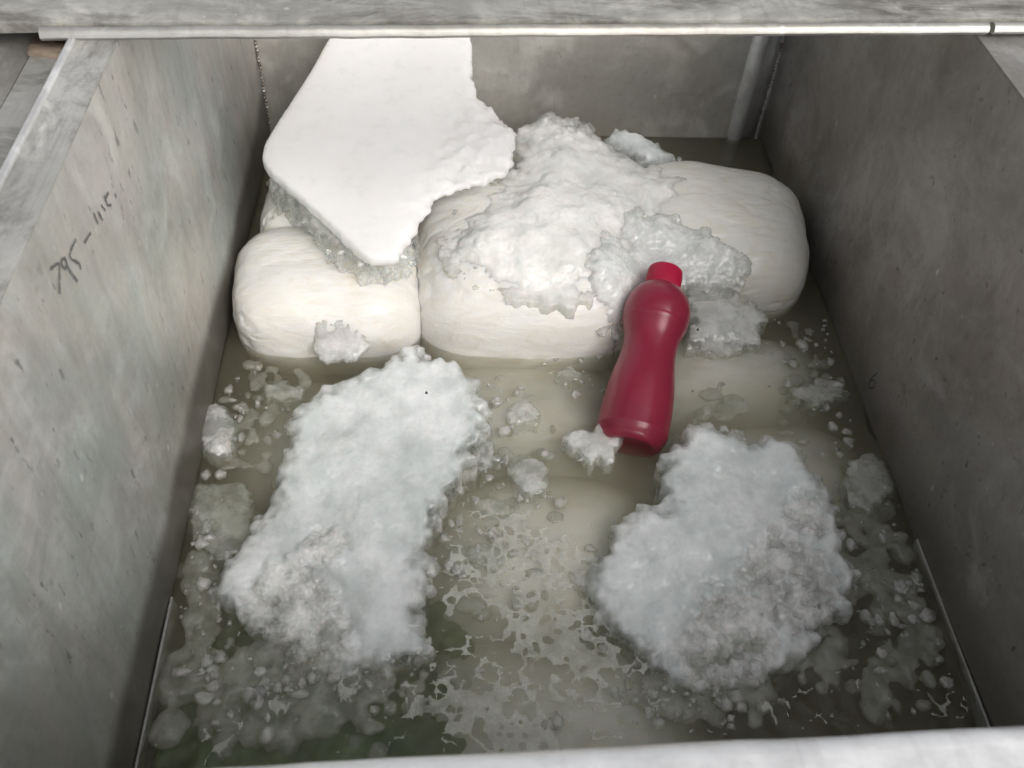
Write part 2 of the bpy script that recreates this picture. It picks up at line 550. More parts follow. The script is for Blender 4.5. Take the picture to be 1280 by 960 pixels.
# weld beads down the two far corners
def bead(pts, r, name):
    bm = bmesh.new()
    for p in pts:
        res = bmesh.ops.create_icosphere(bm, subdivisions=2, radius=r * random.uniform(.7, 1.25))
        for v in res['verts']:
            v.co = v.co * Vector((1, 1, 1)).x
            v.co += Vector(p)
    return link(name, bm_mesh(name, bm), M['weld'], None, True)
in_tank(bead([(XL + .003 + random.uniform(-.001, .001), YB - .003, .02 + k * .0065) for k in range(40)], .0026, 'weld_bead'))
in_tank(bead([(XR - .003 + random.uniform(-.001, .001), YB + .029, .02 + k * .0065) for k in range(40)], .0024, 'weld_bead'))

# rims: a flat flange folded outwards, its rolled edge, the tray beyond
def rim_profile(w, drop):
    return [(0, 0), (w, 0.0), (w + .004, .0015), (w + .0075, .0015), (w + .010, -.002), (w + .010, -drop), (w + .006, -drop), (w + .006, -.006), (w, -.005), (0, -.005)]
def side_rim(x, z, sgn, w, mat, name):
    pr = [(a, b) for a, b in rim_profile(w, .03)]
    V, Fc = [], []
    ys = np.linspace(YF - .06, YB + .3, 60)
    for i, y in enumerate(ys):
        wv = .0012 * fbm(np.array([[y * 9, x, 1.0]]), 1.0, 2)[0]
        for a, b in pr:
            V.append((x + sgn * (a + (.4 * wv if a > .01 else 0)), y, z + b + wv))
    m = len(pr)
    for i in range(len(ys) - 1):
        for k in range(m):
            Fc.append([i * m + k, i * m + (k + 1) % m, (i + 1) * m + (k + 1) % m, (i + 1) * m + k])
    Fc += [list(range(m)), [(len(ys) - 1) * m + k for k in range(m)]]
    me = mesh(name, V, Fc)
    bm = bmesh.new(); bm.from_mesh(me); bmesh.ops.recalc_face_normals(bm, faces=list(bm.faces)); bm.to_mesh(me); bm.free()
    o = link(name, me, mat, None, True)
    me.set_sharp_from_angle(angle=rad(60))
    return in_tank(o)
side_rim(XL - .0005, ZL + .0025, -1, .034, M['steel_flange'], 'rim_flange')
side_rim(XR + .0005, ZR + .0025, 1, .050, M['steel_dull'], 'rim_flange')
in_tank(box('rolled_edge', (XL - .0460, XL - .0385, YF - .055, YB + .29, ZL - .004, ZL + .0068), M['bright_edge'], None, .0025, True))
# outer trough and skirt beside the left rim
in_tank(sheet('trough', (XL - .090, YF - .06, ZL - .016), (.046, 0, 0), (0, YB - YF + .3, 0), (0, 0, 1), 8, 60, .004, M['steel_rim'], None, .001, 12.0))
in_tank(sheet('skirt_panel', (XL - .094, YF - .06, ZL - .02), (-.10, 0, .012), (0, YB - YF + .3, 0), (.12, 0, 1), 12, 60, .02, M['steel_dull'], None, .003, 14.0))
in_tank(box('outer_wall', (XL - .10, XL - .096, YF - .05, YB + .3, -.42, ZL - .045), M['steel_back']))
in_tank(box('outer_wall', (XR + .075, XR + .079, YF - .05, YB + .3, -.42, ZR - .04), M['steel_back']))
# near rim
fp = [(.0, 0), (-.004, .006), (-.012, .009), (-.10, .009), (-.106, .004), (-.106, -.04), (-.10, -.04), (-.10, -.002), (-.012, -.003), (-.004, -.01), (0, -.01)]
in_tank(extrude_profile('front_rim', fp, tuple(at(300, 958, .497) + (at(300, 958, .497) - at(1280, 908, .497)) * .7), tuple(at(1280, 908, .497) + (at(1280, 908, .497) - at(300, 958, .497)) * .75), M['steel_front'], None, 50, .0012, 3.0))
# far rim beyond the crossbar
in_tank(box('back_rim', (XL - .05, XR + .05, YB + .004, YB + .06, .503, .512), M['steel_rim'], None, .002))

# thin folded seam that shows at the waterline near the front
in_tank(box('seam_strip', (XL + .0005, XL + .0035, .30, .530, -.02, .0065), M['steel_edge'], None, .001))
in_tank(box('seam_strip', (XR - .0035, XR - .0005, .34, .590, -.02, .0060), M['steel_edge'], None, .001))
# writing in marker pen
def ink(name, strokes, X, sgn, w, sd, ztop):
    V, Fc = [], []
    for st in strokes:
        pts = [onx(px, py, X) for px, py in st]
        # resample with smooth corners
        q = []
        for a, b_ in zip(pts[:-1], pts[1:]):
            for k in range(6):
                q.append(a + (b_ - a) * k / 6)
        q.append(pts[-1])
        for _ in range(2):
            q = [q[0]] + [(q[i - 1] + 2 * q[i] + q[i + 1]) / 4 for i in range(1, len(q) - 1)] + [q[-1]]
        base = len(V)
        for i, p in enumerate(q):
            d = q[min(i + 1, len(q) - 1)] - q[max(i - 1, 0)]
            d = d / (np.linalg.norm(d) + 1e-9)
            s = np.array([0, -d[2], d[1]])
            ww = w * (.75 + .5 * (perlin(np.array([[i * .4, st[0][0], .5]]))[0] + .4)) * .5
            for sg in (-1, 1):
                q_ = p + s * sg * ww
                e_ = min((q_[1] - YF) / (YB - YF + .5), (q_[2] - ZB) / (ztop - ZB), 1 - (q_[2] - ZB) / (ztop - ZB))
                wv = .005 * fbm(np.array([q_]), 4.0, 2, off=sd)[0] * float(sstep(0, .08, e_))
                V.append(q_ + np.array([sgn * (wv + .0007), 0, 0]))
        for i in range(len(q) - 1):
            a = base + 2 * i
            Fc.append([a, a + 1, a + 3, a + 2])
    return in_tank(link(name, mesh(name, V, Fc), M['ink'], None, False))
Z5 = lambda L: [(x / 4.8, 240 + y / 4.8) for x, y in L]
ink('marker_writing', [
    Z5([(295, 465), (322, 440), (350, 423), (347, 500), (340, 612)]),
    Z5([(388, 395), (366, 405), (362, 440), (382, 462), (394, 440), (386, 396), (402, 465), (452, 537)]),
    Z5([(454, 285), (428, 335), (412, 385), (425, 405), (468, 428), (476, 466)]),
    Z5([(542, 243), (503, 307)]),
    Z5([(560, 122), (586, 192)]), Z5([(588, 118), (614, 172)]), Z5([(606, 80), (630, 112)]),
    Z5([(622, 20), (636, 62)]), Z5([(648, 2), (630, 40), (640, 82), (664, 78)]), Z5([(684, 8), (694, 34)])], XL, 1, .0032, 1.0, ZL)
Z6 = lambda L: [(800 + x / 2.667, 300 + y / 2.667) for x, y in L]
ink('marker_writing', [Z6([(797, 444), (776, 460), (766, 480), (770, 495), (786, 492), (792, 474), (778, 464), (768, 478)])], XR, -1, .0026, 4.0, ZR)

# wooden wedge in the corner under the crossbar
w0 = at(68, 60, ZL - .01)
def wedge(c):
    bm = box_bm(c[0] - .028, c[0] + .030, c[1] - .010, c[1] + .03, c[2] - .018, c[2] + .001, .004)
    for v in bm.verts:
        v.co.z += .004 * math.sin(v.co.x * 90)
        v.co.y += .006 * math.sin(v.co.x * 60 + 1)
    return bm_mesh('wooden_wedge', bm)
tag(link('wooden_wedge', wedge(w0), M['wood']), 'small rusty brown wooden wedge in corner under left end of crossbar', 'wedge')
hole = at(50, 69, ZL + .003)

# ------------------------------------------------------------------ crossbar
c0 = at(50, 49, .516); c1 = at(1236, 41.5, .504)
bar = empty('steel_crossbar', tuple((c0 + c1) / 2))
tag(bar, 'wide steel crossbar with a rolled lip spanning the tank near the top', 'crossbar')
bl = np.array(bar.location)
def in_bar(o):
    o.parent = bar; o.matrix_parent_inverse.identity(); o.location = tuple(-bl); return o
lip = [(.0, .001), (.0015, .0055), (.005, .0085), (.009, .0085), (.012, .006), (.012, .0), (.009, -.003), (.003, -.003)]
dirv = (c1 - c0) / np.linalg.norm(c1 - c0)
in_bar(extrude_profile('lip', lip, c0, c1, M['steel_edge'], None, 60, .0008, 2.0))
in_bar(extrude_profile('lip', lip, c1 + dirv * .006, c1 + dirv * .12, M['steel_edge'], None, 6, 0))
plate = [(.0125, .0), (.0125, .0105), (.016, .0125), (.155, .0135), (.160, .010), (.160, -.02), (.156, -.02), (.156, .008), (.02, .007), (.016, .0)]
in_bar(extrude_profile('plate', plate, c0 - dirv * .25, c1 + dirv * .25, M['steel_rim'], None, 60, .001, 5.0))

# ------------------------------------------------------------------ cheese
def cheese(name, c, half, rot=0, p=3.2, pz=2.6, seed=0.0, wr=1.0, n=56, tilt=(0, 0)):
    g = np.linspace(-1, 1, n + 1)
    a, b_ = np.meshgrid(g, g, indexing='ij')
    a, b_ = a.ravel(), b_.ravel()
    one = np.ones_like(a)
    V, Fc = [], []
    idx = np.arange((n + 1) ** 2).reshape(n + 1, n + 1)
    for k, fa in enumerate([(one, a, b_), (-one, b_, a), (b_, one, a), (a, -one, b_), (a, b_, one), (b_, a, -one)]):
        V.append(np.stack(fa, 1))
        q = np.stack([idx[:-1, :-1], idx[1:, :-1], idx[1:, 1:], idx[:-1, 1:]], -1).reshape(-1, 4) + k * (n + 1) ** 2
        Fc.append(q)
    V = np.concatenate(V); Fc = np.concatenate(Fc)
    V = np.tan(V * .9) / math.tan(.9) 
    r = ((np.abs(V[:, 0]) ** p + np.abs(V[:, 1]) ** p) ** (pz / p) + np.abs(V[:, 2]) ** pz) ** (1 / pz)
    U = V / r[:, None]
    P = U * np.array(half)
    nr = U / np.linalg.norm(U, axis=1)[:, None]
    cR, sR = math.cos(rot), math.sin(rot)
    # swollen, slumped body with stretch folds
    d = .007 * fbm(P, 6, 2, off=seed) + .0016 * fbm(P * np.array([.5, 1, 1]), 30, 4, off=seed + 3)
    fold = 1 - np.abs(fbm(P * np.array([.35, 1.0, 1.0]), 22, 3, off=seed + 9))
    d += -.0026 * wr * sstep(.86, 1.0, fold) * sstep(-.1, .3, fbm(P, 6, 2, off=seed + 5))
    P = P + nr * d[:, None]
    P[:, 2] += tilt[0] * P[:, 0] + tilt[1] * P[:, 1]
    X = P[:, 0] * cR - P[:, 1] * sR; Y = P[:, 0] * sR + P[:, 1] * cR
    P = np.stack([X, Y, P[:, 2]], 1)
    me = mesh(name, P, Fc)
    bm = bmesh.new(); bm.from_mesh(me)
    bmesh.ops.remove_doubles(bm, verts=list(bm.verts), dist=1e-5)
    bmesh.ops.recalc_face_normals(bm, faces=list(bm.faces))
    bm.to_mesh(me); bm.free()
    o = link(name, me, M['cheese'], None, True)
    o.location = c
    return o
CG = 'blocks of white cheese in the brine'
CH = [
    # centre, half size, rotation, seed, tilt, label
    ((-.182, 1.030, .004), (.142, .116, .092), .02, 1.0, (.0, .02), 'cream cheese block against the left wall, below the smooth ice slab'),
    ((.124, 1.080, .012), (.182, .170, .112), .04, 2.0, (.02, .05), 'cream cheese block in the middle, half covered by crushed ice'),
    ((.416, 1.140, .022), (.162, .130, .096), -.10, 3.0, (-.02, .10), 'pale cheese block with rounded corner touching the right wall, behind the bottle cap'),
    ((-.215, 1.185, .010), (.090, .078, .085), .0, 4.0, (0, 0), 'small cheese top peeping out behind the left cheese block under the slab'),
    ((.415, .900, -.103), (.190, .112, .098), .0, 5.0, (0, 0), 'sunken cheese block just right of the pink bottle'),
    ((.425, .720, -.105), (.190, .115, .098), .0, 6.0, (0, 0), 'sunken cheese block directly behind the right ice chunk'),
    ((.100, .830, -.107), (.190, .140, .098), .0, 7.0, (0, 0), 'sunken cheese block between the left ice chunk and the bottle'),
    ((-.170, .790, -.118), (.165, .150, .098), .0, 8.0, (0, 0), 'sunken cheese block by the left wall, behind the left ice chunk'),
    ((.115, .600, -.105), (.190, .160, .098), .0, 9.0, (0, 0), 'sunken cheese block between the two ice chunks'),
    ((.115, .360, -.105), (.190, .170, .098), .0, 10.0, (0, 0), 'sunken cheese block under the lacy ice film at the near rim'),
    ((.020, 1.330, -.01), (.150, .110, .100), .0, 11.0, (0, 0), 'cheese block at the back wall, under the ice slab'),
]
for i, (c, h, r, sd, tl, lab) in enumerate(CH):
    o = cheese('cheese_block', c, h, r, 3.6 if i < 4 else 2.8, 2.7 if i < 4 else 2.2, sd, 1.0, 60 if i < 4 else 30, tl)
    if i == 2:
        o.data.materials[0] = M['cheese_c']
    tag(o, lab, 'cheese', CG)

from mathutils.bvhtree import BVHTree
_bv, _bf = [], []
for o in COL.objects:
    if o.name.startswith('cheese_block'):
        k = len(_bv)
        _bv += [Vector(v.co) + o.location for v in o.data.vertices]
        _bf += [[q + k for q in f.vertices] for f in o.data.polygons]
BVH = BVHTree.FromPolygons(_bv, _bf)

# ------------------------------------------------------------------ ice
def sdist(P, poly):
    x, y = P[:, 0], P[:, 1]
    d = np.full(len(P), 9.0)
    inside = np.zeros(len(P), bool)
    n = len(poly)
    for i in range(n):
        a, b_ = poly[i], poly[(i + 1) % n]
        e = b_ - a
        t = np.clip(((x - a[0]) * e[0] + (y - a[1]) * e[1]) / (e @ e + 1e-12), 0, 1)
        d = np.minimum(d, np.hypot(x - a[0] - t * e[0], y - a[1] - t * e[1]))
        c = (a[1] > y) != (b_[1] > y)
        xi = a[0] + (y - a[1]) * e[0] / (e[1] if abs(e[1]) > 1e-12 else 1e-12)
        inside ^= c & (x < xi)
    return np.where(inside, d, -d)

def solid_from_grid(X, Y, top, bot, mask):
    nx, ny = X.shape
    cell = mask[:-1, :-1] & mask[1:, :-1] & mask[1:, 1:] & mask[:-1, 1:]
    used = np.zeros_like(mask)
    used[:-1, :-1] |= cell; used[1:, :-1] |= cell; used[1:, 1:] |= cell; used[:-1, 1:] |= cell
    idx = -np.ones(X.shape, int)
    N = used.sum()
    idx[used] = np.arange(N)
    V = np.concatenate([np.stack([X[used], Y[used], top[used]], 1), np.stack([X[used], Y[used], bot[used]], 1)])
    ii, jj = np.nonzero(cell)
    q = np.stack([idx[ii, jj], idx[ii + 1, jj], idx[ii + 1, jj + 1], idx[ii, jj + 1]], 1)
    Fc = [q, q[:, ::-1] + N]
    e = {}
    for f in q:
        for k in range(4):
            a, b_ = f[k], f[(k + 1) % 4]
            e[(a, b_)] = 1
    side = [(b_, a, a + N, b_ + N) for (a, b_) in e if (b_, a) not in e]
    return V, np.concatenate(Fc + [np.array(side)])

def remesh(V, Fc, voxel):
    me = mesh('tmp', V, Fc)
    o = bpy.data.objects.new('tmp', me)
    COL.objects.link(o)
    md = o.modifiers.new('r', 'REMESH')
    md.mode = 'VOXEL'
    md.voxel_size = voxel
    dg = bpy.context.evaluated_depsgraph_get()
    new = bpy.data.meshes.new_from_object(o.evaluated_get(dg))
    bpy.data.objects.remove(o)
    bpy.data.meshes.remove(me)
    return new

_ico = None
def ico():
    global _ico
    if _ico is None:
        bm = bmesh.new()
        bmesh.ops.create_icosphere(bm, subdivisions=2, radius=1)
        bm.verts.ensure_lookup_table()
        _ico = (np.array([v.co[:] for v in bm.verts]), np.array([[v.index for v in f.verts] for f in bm.faces]))
        bm.free()
    return _ico

def lumps(centres, radii, rng, flat=.75, rough=.28):
    v0, f0 = ico()
    Vs, Fs, k = [], [], 0
    for c, r in zip(centres, radii):
        s = rng.uniform(.6, 1.25, 3) * r
        s[2] *= flat
        A = rng.normal(size=(3, 3)); Q, _ = np.linalg.qr(A)
        w = v0 * (1 + rough * perlin(v0 * (1.6 if rough < .4 else 1.25) + rng.uniform(0, 90, 3)))[:, None]
        w = (w @ Q) * s
        Vs.append(w + c); Fs.append(f0 + k); k += len(v0)
    return np.concatenate(Vs), np.concatenate(Fs)

def normals(me):
    n = np.empty(len(me.vertices) * 3, np.float32)
    me.vertices.foreach_get('normal', n)
    return n.reshape(-1, 3).astype(float)
def coords(me):
    n = np.empty(len(me.vertices) * 3, np.float32)
    me.vertices.foreach_get('co', n)
    return n.reshape(-1, 3).astype(float)

def ice_mass(name, outline, H, depth, mat, seed, voxel=.0024, edge=.018, rag=.006, relief=.0055, crumb=None, n_edge=60, lump_r=(.009, .019), grit=.0004, clear=.016, grow=0.0, warp=.010, sink=0.0, mat2=None, drape=None):
    """outline: (px, py, z) -> a lumpy mass sitting on that outline"""
    rng = np.random.default_rng(int(seed * 10))
    pts = np.array([at(*q) for q in outline])
    A = np.c_[pts[:, :2], np.ones(len(pts))]
    co, *_ = np.linalg.lstsq(A, pts[:, 2], rcond=None)
    co[2] -= sink
    lo, hi = pts[:, :2].min(0) - .02, pts[:, :2].max(0) + .02
    st = voxel * 1.2
    X, Y = np.meshgrid(np.arange(lo[0], hi[0], st), np.arange(lo[1], hi[1], st), indexing='ij')
    P = np.stack([X.ravel(), Y.ravel(), np.full(X.size, seed)], 1)
    Pw = P.copy()
    Pw[:, 0] += warp * fbm(P, 20, 3, .6, off=seed); Pw[:, 1] += warp * fbm(P, 20, 3, .6, off=seed + 5)
    d = sdist(Pw, pts[:, :2]) + rag * fbm(P, 70, 3, off=seed + 2)
    fl, _ = worley(P, 52 if len(outline) > 14 else 90, off=seed + 11)
    lobe = .016 if len(outline) > 14 else .006
    d = d + lobe * (.52 - fl) + grow
    base = P[:, 0] * co[0] + P[:, 1] * co[1] + co[2]
    t = np.clip(d / edge, 0, 1)
    prof = np.sqrt(1 - (1 - t) ** 2)
    if drape is not None:
        hit = np.array([next((h_.z for h_ in [BVH.ray_cast(Vector((x_, y_, 1.0)), Vector((0, 0, -1)))[0]] if h_), -.03) for x_, y_ in P[:, :2]])
        base = np.maximum(hit, base - drape)
        b2 = base.reshape(X.shape)
        for _ in range(5):
            b2 = (b2 + np.roll(b2, 1, 0) + np.roll(b2, -1, 0) + np.roll(b2, 1, 1) + np.roll(b2, -1, 1)) / 5
        base = b2.ravel() - .0025
        prof = t * t * (3 - 2 * t)
    top = base + H * prof * (.75 + .45 * fbm(P, 9, 3, off=seed + 7)) + relief * fbm(P, 15, 4, .42, off=seed + 4) * (.3 + .7 * prof)
    cr = np.zeros(len(P))
    if crumb:
        for (cx, cy, rr) in crumb:
            q = at(cx, cy, .01)
            cr = np.maximum(cr, 1 - sstep(.35, 1.0, np.hypot(P[:, 0] - q[0], P[:, 1] - q[1]) / rr))
        f1, f2 = worley(P, 60, off=seed)
        top = top - cr * (.009 + .022 * np.clip(f1 - .35, 0, 1) + .016 * np.clip(fbm(P, 40, 2, off=seed + 8), 0, 1))
    bot = np.minimum(base - depth, top - .006)
    mask = (d > 0).reshape(X.shape)
    V, Fc = solid_from_grid(X, Y, top.reshape(X.shape), bot.reshape(X.shape), mask)
    # rounded lumps around the edge and in the crumbled parts
    band = np.nonzero((d > -.004) & (d < .010))[0]
    cs = []
    pick = rng.choice(band, min(n_edge, len(band)), replace=False)
    for k in pick:
        cs.append([P[k, 0], P[k, 1], base[k] + H * prof[k] * rng.uniform(-.4, .3) - .005])
    if crumb:
        cand = np.nonzero((cr > .35) & (d > -.006))[0]
        for k in rng.choice(cand, min(130, len(cand)), replace=False):
            cs.append([P[k, 0], P[k, 1], top[k] + rng.uniform(-.005, .001)])
    rr = rng.uniform(lump_r[0], lump_r[1], len(cs)) * rng.uniform(.6, 1.1, len(cs))
    faces = [list(f) for f in Fc]
    if cs:
        lv, lf = lumps(np.array(cs), rr, rng)
        faces += [list(f + len(V)) for f in lf]
        V = np.concatenate([V, lv])
    me = remesh(V, faces, voxel)
    P = coords(me); N = normals(me)
    cm = np.zeros(len(P))
    for (cx, cy, r_) in (crumb or []):
        q = at(cx, cy, .01)
        cm = np.maximum(cm, 1 - sstep(.4, 1.0, np.hypot(P[:, 0] - q[0], P[:, 1] - q[1]) / r_))
    patchy = sstep(.0, .5, fbm(P, 16, 3, off=seed + 6))
    Pq = P + .004 * np.stack([perlin(P * 90), perlin(P * 90 + 31), perlin(P * 90 + 67)], 1)
    f1, f2 = worley(Pq, 105, off=seed)
    c1 = worley.cell.copy()
    e1 = sstep(0, .22, f2 - f1)
    worley(Pq, 230, off=seed + 3)
    c2 = worley.cell.copy()
    amp = grit * 2 * (.3 + patchy) + .0032 * cm
    dsp = amp * ((c1 - .5) * e1 - .35 * (1 - e1)) + (grit * .7 + .0010 * cm + .0004 * patchy) * (c2 - .5) + (.0006 + .0012 * cm) * fbm(P, 120, 3, .6, off=seed) + (.0006 if 'chunk' in name else .0012) * fbm(P, 36, 3, .45, off=seed + 1)
    P = P + N * dsp[:, None]
    me.vertices.foreach_set('co', P.astype(np.float32).ravel())
    me.update()
    gi = np.clip(((P[:, 0] - lo[0]) / st).round().astype(int), 0, X.shape[0] - 1)
    gj = np.clip(((P[:, 1] - lo[1]) / st).round().astype(int), 0, X.shape[1] - 1)
    dv = d.reshape(X.shape)[gi, gj]
    cl = (1 - sstep(-.002, clear, dv + .006 * fbm(P, 40, 3, off=seed + 21))) * (.75 + .4 * fbm(P, 25, 2, off=seed + 23)) + .22 * cm * sstep(-.1, .5, fbm(P, 45, 3, off=seed + 25))
    av = me.attributes.new('clear', 'FLOAT', 'POINT')
    av.data.foreach_set('value', np.clip(cl, 0, 1).astype(np.float32))
    ob = link(name, me, mat, None, True)
    if mat2:
        me.materials.append(mat2)
        k = len(me.polygons)
        ls = np.empty(k, np.int32); me.polygons.foreach_get('loop_start', ls)
        lv_ = np.empty(len(me.loops), np.int32); me.loops.foreach_get('vertex_index', lv_)
        fv = lv_[ls]
        low = P[:, 2] < .006 + .006 * fbm(P, 50, 2, off=seed)
        rel = P[:, 2] - (P[:, 0] * co[0] + P[:, 1] * co[1] + co[2])
        sel = (cm + .5 * fbm(P, 60, 3, off=seed + 4) > .55) | low | (rel < .004 + .010 * fbm(P, 26, 2, off=seed + 2))
        me.polygons.foreach_set('material_index', sel[fv].astype(np.int32))
    return ob

left_chunk = [(520, 447, .045), (560, 460, .045), (592, 485, .04), (599, 515, .035), (588, 560, .03), (575, 600, .02), (550, 640, .015), (535, 665, .01), (520, 690, .005), (525, 730, 0), (513, 770, 0), (527, 828, 0), (480, 830, 0), (430, 838, 0), (395, 830, 0), (360, 800, 0), (318, 775, 0), (280, 750, 0), (288, 715, .005), (318, 680, .01), (345, 640, .02), (355, 600, .03), (370, 560, .035), (375, 520, .04), (400, 495, .045), (440, 482, .045), (480, 466, .045)]
o = ice_mass('ice_chunk', left_chunk, .020, .075, M['snow_ice'], 21.3, clear=.026, grow=.009, voxel=.002, mat2=M['crumb_ice'], crumb=[(365, 755, .07), (410, 690, .035), (395, 800, .06)], n_edge=10)
tag(o, 'large white ice chunk left of centre, beside the left wall', 'ice chunk', 'large ice chunks floating in the brine')
right_chunk = [(862, 543, .045), (900, 545, .045), (940, 560, .045), (985, 565, .04), (1008, 590, .035), (1028, 630, .03), (1042, 680, .02), (1058, 720, .01), (1040, 770, 0), (1000, 815, 0), (940, 850, 0), (880, 858, 0), (840, 850, 0), (800, 815, 0), (765, 780, 0), (745, 745, 0), (740, 722, .005), (770, 695, .01), (778, 660, .02), (800, 642, .025), (835, 640, .03), (838, 600, .035), (848, 570, .04)]
o = ice_mass('ice_chunk', right_chunk, .022, .075, M['snow_ice'], 34.7, clear=.026, grow=.009, voxel=.002, mat2=M['crumb_ice'], crumb=[(985, 735, .085), (920, 790, .07), (1000, 660, .04), (880, 820, .05)], n_edge=10)
tag(o, 'large white ice chunk with crumbly side, in front of the bottle base at right', 'ice chunk', 'large ice chunks floating in the brine')

back_heap = [(545, 292, .122), (575, 250, .125), (612, 220, .13), (648, 196, .135), (648, 150, .14), (700, 138, .14), (745, 154, .14), (800, 192, .135), (862, 205, .13), (868, 240, .125), (835, 275, .12), (790, 305, .115), (765, 350, .10), (720, 385, .09), (660, 372, .105), (600, 345, .115), (556, 325, .12)]
o = ice_mass('ice_heap', back_heap, .019, .03, M['snow_warm'], 47.1, clear=.030, edge=.085, rag=.003, n_edge=0, relief=.007, sink=0, grit=.0009, warp=.012, drape=.012, crumb=[(740, 180, .06), (700, 230, .05)])
tag(o, 'heap of crushed ice on the middle cheese, right of the smooth slab', 'ice heap', 'heaps of crushed ice on the cheese')
front_heap = [(735, 300, .105), (770, 272, .112), (830, 262, .118), (890, 280, .112), (935, 312, .10), (925, 348, .08), (880, 356, .075), (830, 358, .075), (806, 400, .05), (770, 418, .035), (738, 398, .055), (716, 350, .085)]
o = ice_mass('ice_heap', front_heap, .020, .05, M['wet_snow'], 58.9, clear=.022, edge=.04, n_edge=30, relief=.008, grit=.0012, drape=.006)
tag(o, 'glassy heap of ice lumps behind the neck of the pink bottle', 'ice heap', 'heaps of crushed ice on the cheese')
snow = [(760, 170, .135), (772, 155, .135), (800, 158, .135), (830, 172, .13), (850, 188, .12), (820, 196, .125), (795, 196, .125)]
o = ice_mass('snow_clump', snow, .014, .05, M['snow_ice'], 61.2, edge=.02, n_edge=24, drape=.01, lump_r=(.003, .007), relief=.008)
tag(o, 'grey white snowy clump at the back, beside the right cheese', 'snow clump', 'heaps of crushed ice on the cheese')
wet = [(862, 345, .055), (905, 350, .055), (940, 365, .05), (962, 382, .045), (955, 425, .025), (905, 435, .02), (862, 430, .02)]
o = ice_mass('ice_sheet', wet, .008, .03, M['wet_ice'], 72.4, edge=.035, n_edge=6, relief=.005, warp=.006, drape=.012, lump_r=(.003, .007))
tag(o, 'thin wet ice sheet at the foot of the right cheese, beside the bottle', 'ice sheet', 'thin wet ice sheets')
patch = [(395, 385, .075), (420, 382, .08), (455, 392, .078), (462, 410, .07), (445, 430, .06), (400, 432, .06), (388, 412, .065)]
o = ice_mass('ice_sheet', patch, .0042, .006, M['wet_snow'], 77.7, voxel=.0016, edge=.012, rag=.0015, n_edge=0, relief=.0008, warp=.004, grit=.0002, drape=.03, lump_r=(.002, .003))
tag(o, 'small thin ice flake stuck on the front of the left cheese', 'ice sheet', 'thin wet ice sheets')

# smooth slab of block ice
slab_px = [(321, 180, .195), (345, 145, .2), (380, 100, .205), (402, 65, .21), (425, 25, .22), (500, 5, .225), (585, 20, .222), (592, 60, .215), (590, 95, .21), (608, 122, .205), (640, 148, .195), (651, 175, .19), (640, 205, .182), (605, 222, .175), (560, 240, .17), (530, 262, .165), (520, 290, .158), (502, 318, .150), (486, 331, .147), (462, 328, .148), (440, 310, .152), (400, 268, .165), (360, 228, .18), (330, 200, .19)]
def slab():
    rng = np.random.default_rng(5)
    pts = np.array([at(*q) for q in slab_px])
    for _ in range(2):
        nx_ = np.roll(pts, -1, 0)
        pts = np.stack([.75 * pts + .25 * nx_, .25 * pts + .75 * nx_], 1).reshape(-1, 3)
    A = np.c_[pts[:, :2], np.ones(len(pts))]
    co, *_ = np.linalg.lstsq(A, pts[:, 2], rcond=None)
    lo, hi = pts[:, :2].min(0) - .02, pts[:, :2].max(0) + .02
    st = .0025
    X, Y = np.meshgrid(np.arange(lo[0], hi[0], st), np.arange(lo[1], hi[1], st), indexing='ij')
    P = np.stack([X.ravel(), Y.ravel(), np.zeros(X.size)], 1)
    d0 = sdist(P, pts[:, :2])
    # the broken side: right and lower right
    c = pts[:, :2].mean(0)
    e0, e1 = at(592, 60, .215)[:2], at(470, 330, .147)[:2]
    nrm = np.array([(e1 - e0)[1], -(e1 - e0)[0]]); nrm /= np.linalg.norm(nrm)
    s = (P[:, :2] - (e0 + e1) / 2) @ nrm
    if s[np.argmax(P[:, 0])] < 0: s = -s
    rough = sstep(-.02, .05, s)
    d = d0 + rough * (.010 * fbm(P, 32, 5, .62) + .003 * fbm(P, 130, 2)) 
    t = np.clip(d / (.006 + .03 * rough), 0, 1)
    base = P[:, 0] * co[0] + P[:, 1] * co[1] + co[2]
    top = base - (.005 + .006 * rough) * (1 - np.sqrt(1 - (1 - t) ** 2)) + .003 * fbm(P, 5, 2) + rough * (.006 * fbm(P, 40, 4, .6))
    bot = base - .021 + .008 * rough + .004 * fbm(P, 12, 2)
    V, Fc = solid_from_grid(X, Y, top.reshape(X.shape), bot.reshape(X.shape), (d > 0).reshape(X.shape))
    me = remesh(V, [list(f) for f in Fc], .0026)
    P = coords(me); N = normals(me)
    s = (P[:, :2] - (e0 + e1) / 2) @ nrm
    if s[np.argmax(P[:, 0])] < 0: s = -s
    rough = sstep(-.01, .05, s)
    f1, f2 = worley(P, 110, off=3)
    P = P + N * (rough * (.0010 * (.45 - f1) + .0012 * fbm(P, 110, 3, .6)))[:, None]
    # smooth out the voxel steps on the clean side
    me.vertices.foreach_set('co', P.astype(np.float32).ravel())
    me.update()
    return me
o = link('ice_slab', slab(), M['slab_ice'])
sm = o.modifiers.new('smooth', 'SMOOTH'); sm.iterations = 8; sm.factor = .5
tag(o, 'big smooth white ice slab tilted over the cheese, its right edge broken', 'ice slab')
under = [(338, 222, .135), (366, 264, .13), (408, 306, .122), (446, 338, .115), (500, 338, .115), (524, 300, .12), (470, 250, .135), (400, 210, .14)]
o = ice_mass('ice_sheet', under, .018, .03, M['wet_ice'], 83.4, edge=.012, n_edge=70, relief=.006, lump_r=(.003, .008))
tag(o, 'ragged glassy ice layer showing under the lower edge of the smooth slab', 'ice sheet', 'thin wet ice sheets')
corner = [(338, 218, .11), (350, 222, .11), (380, 250, .11), (372, 262, .105), (345, 255, .1), (336, 240, .1)]
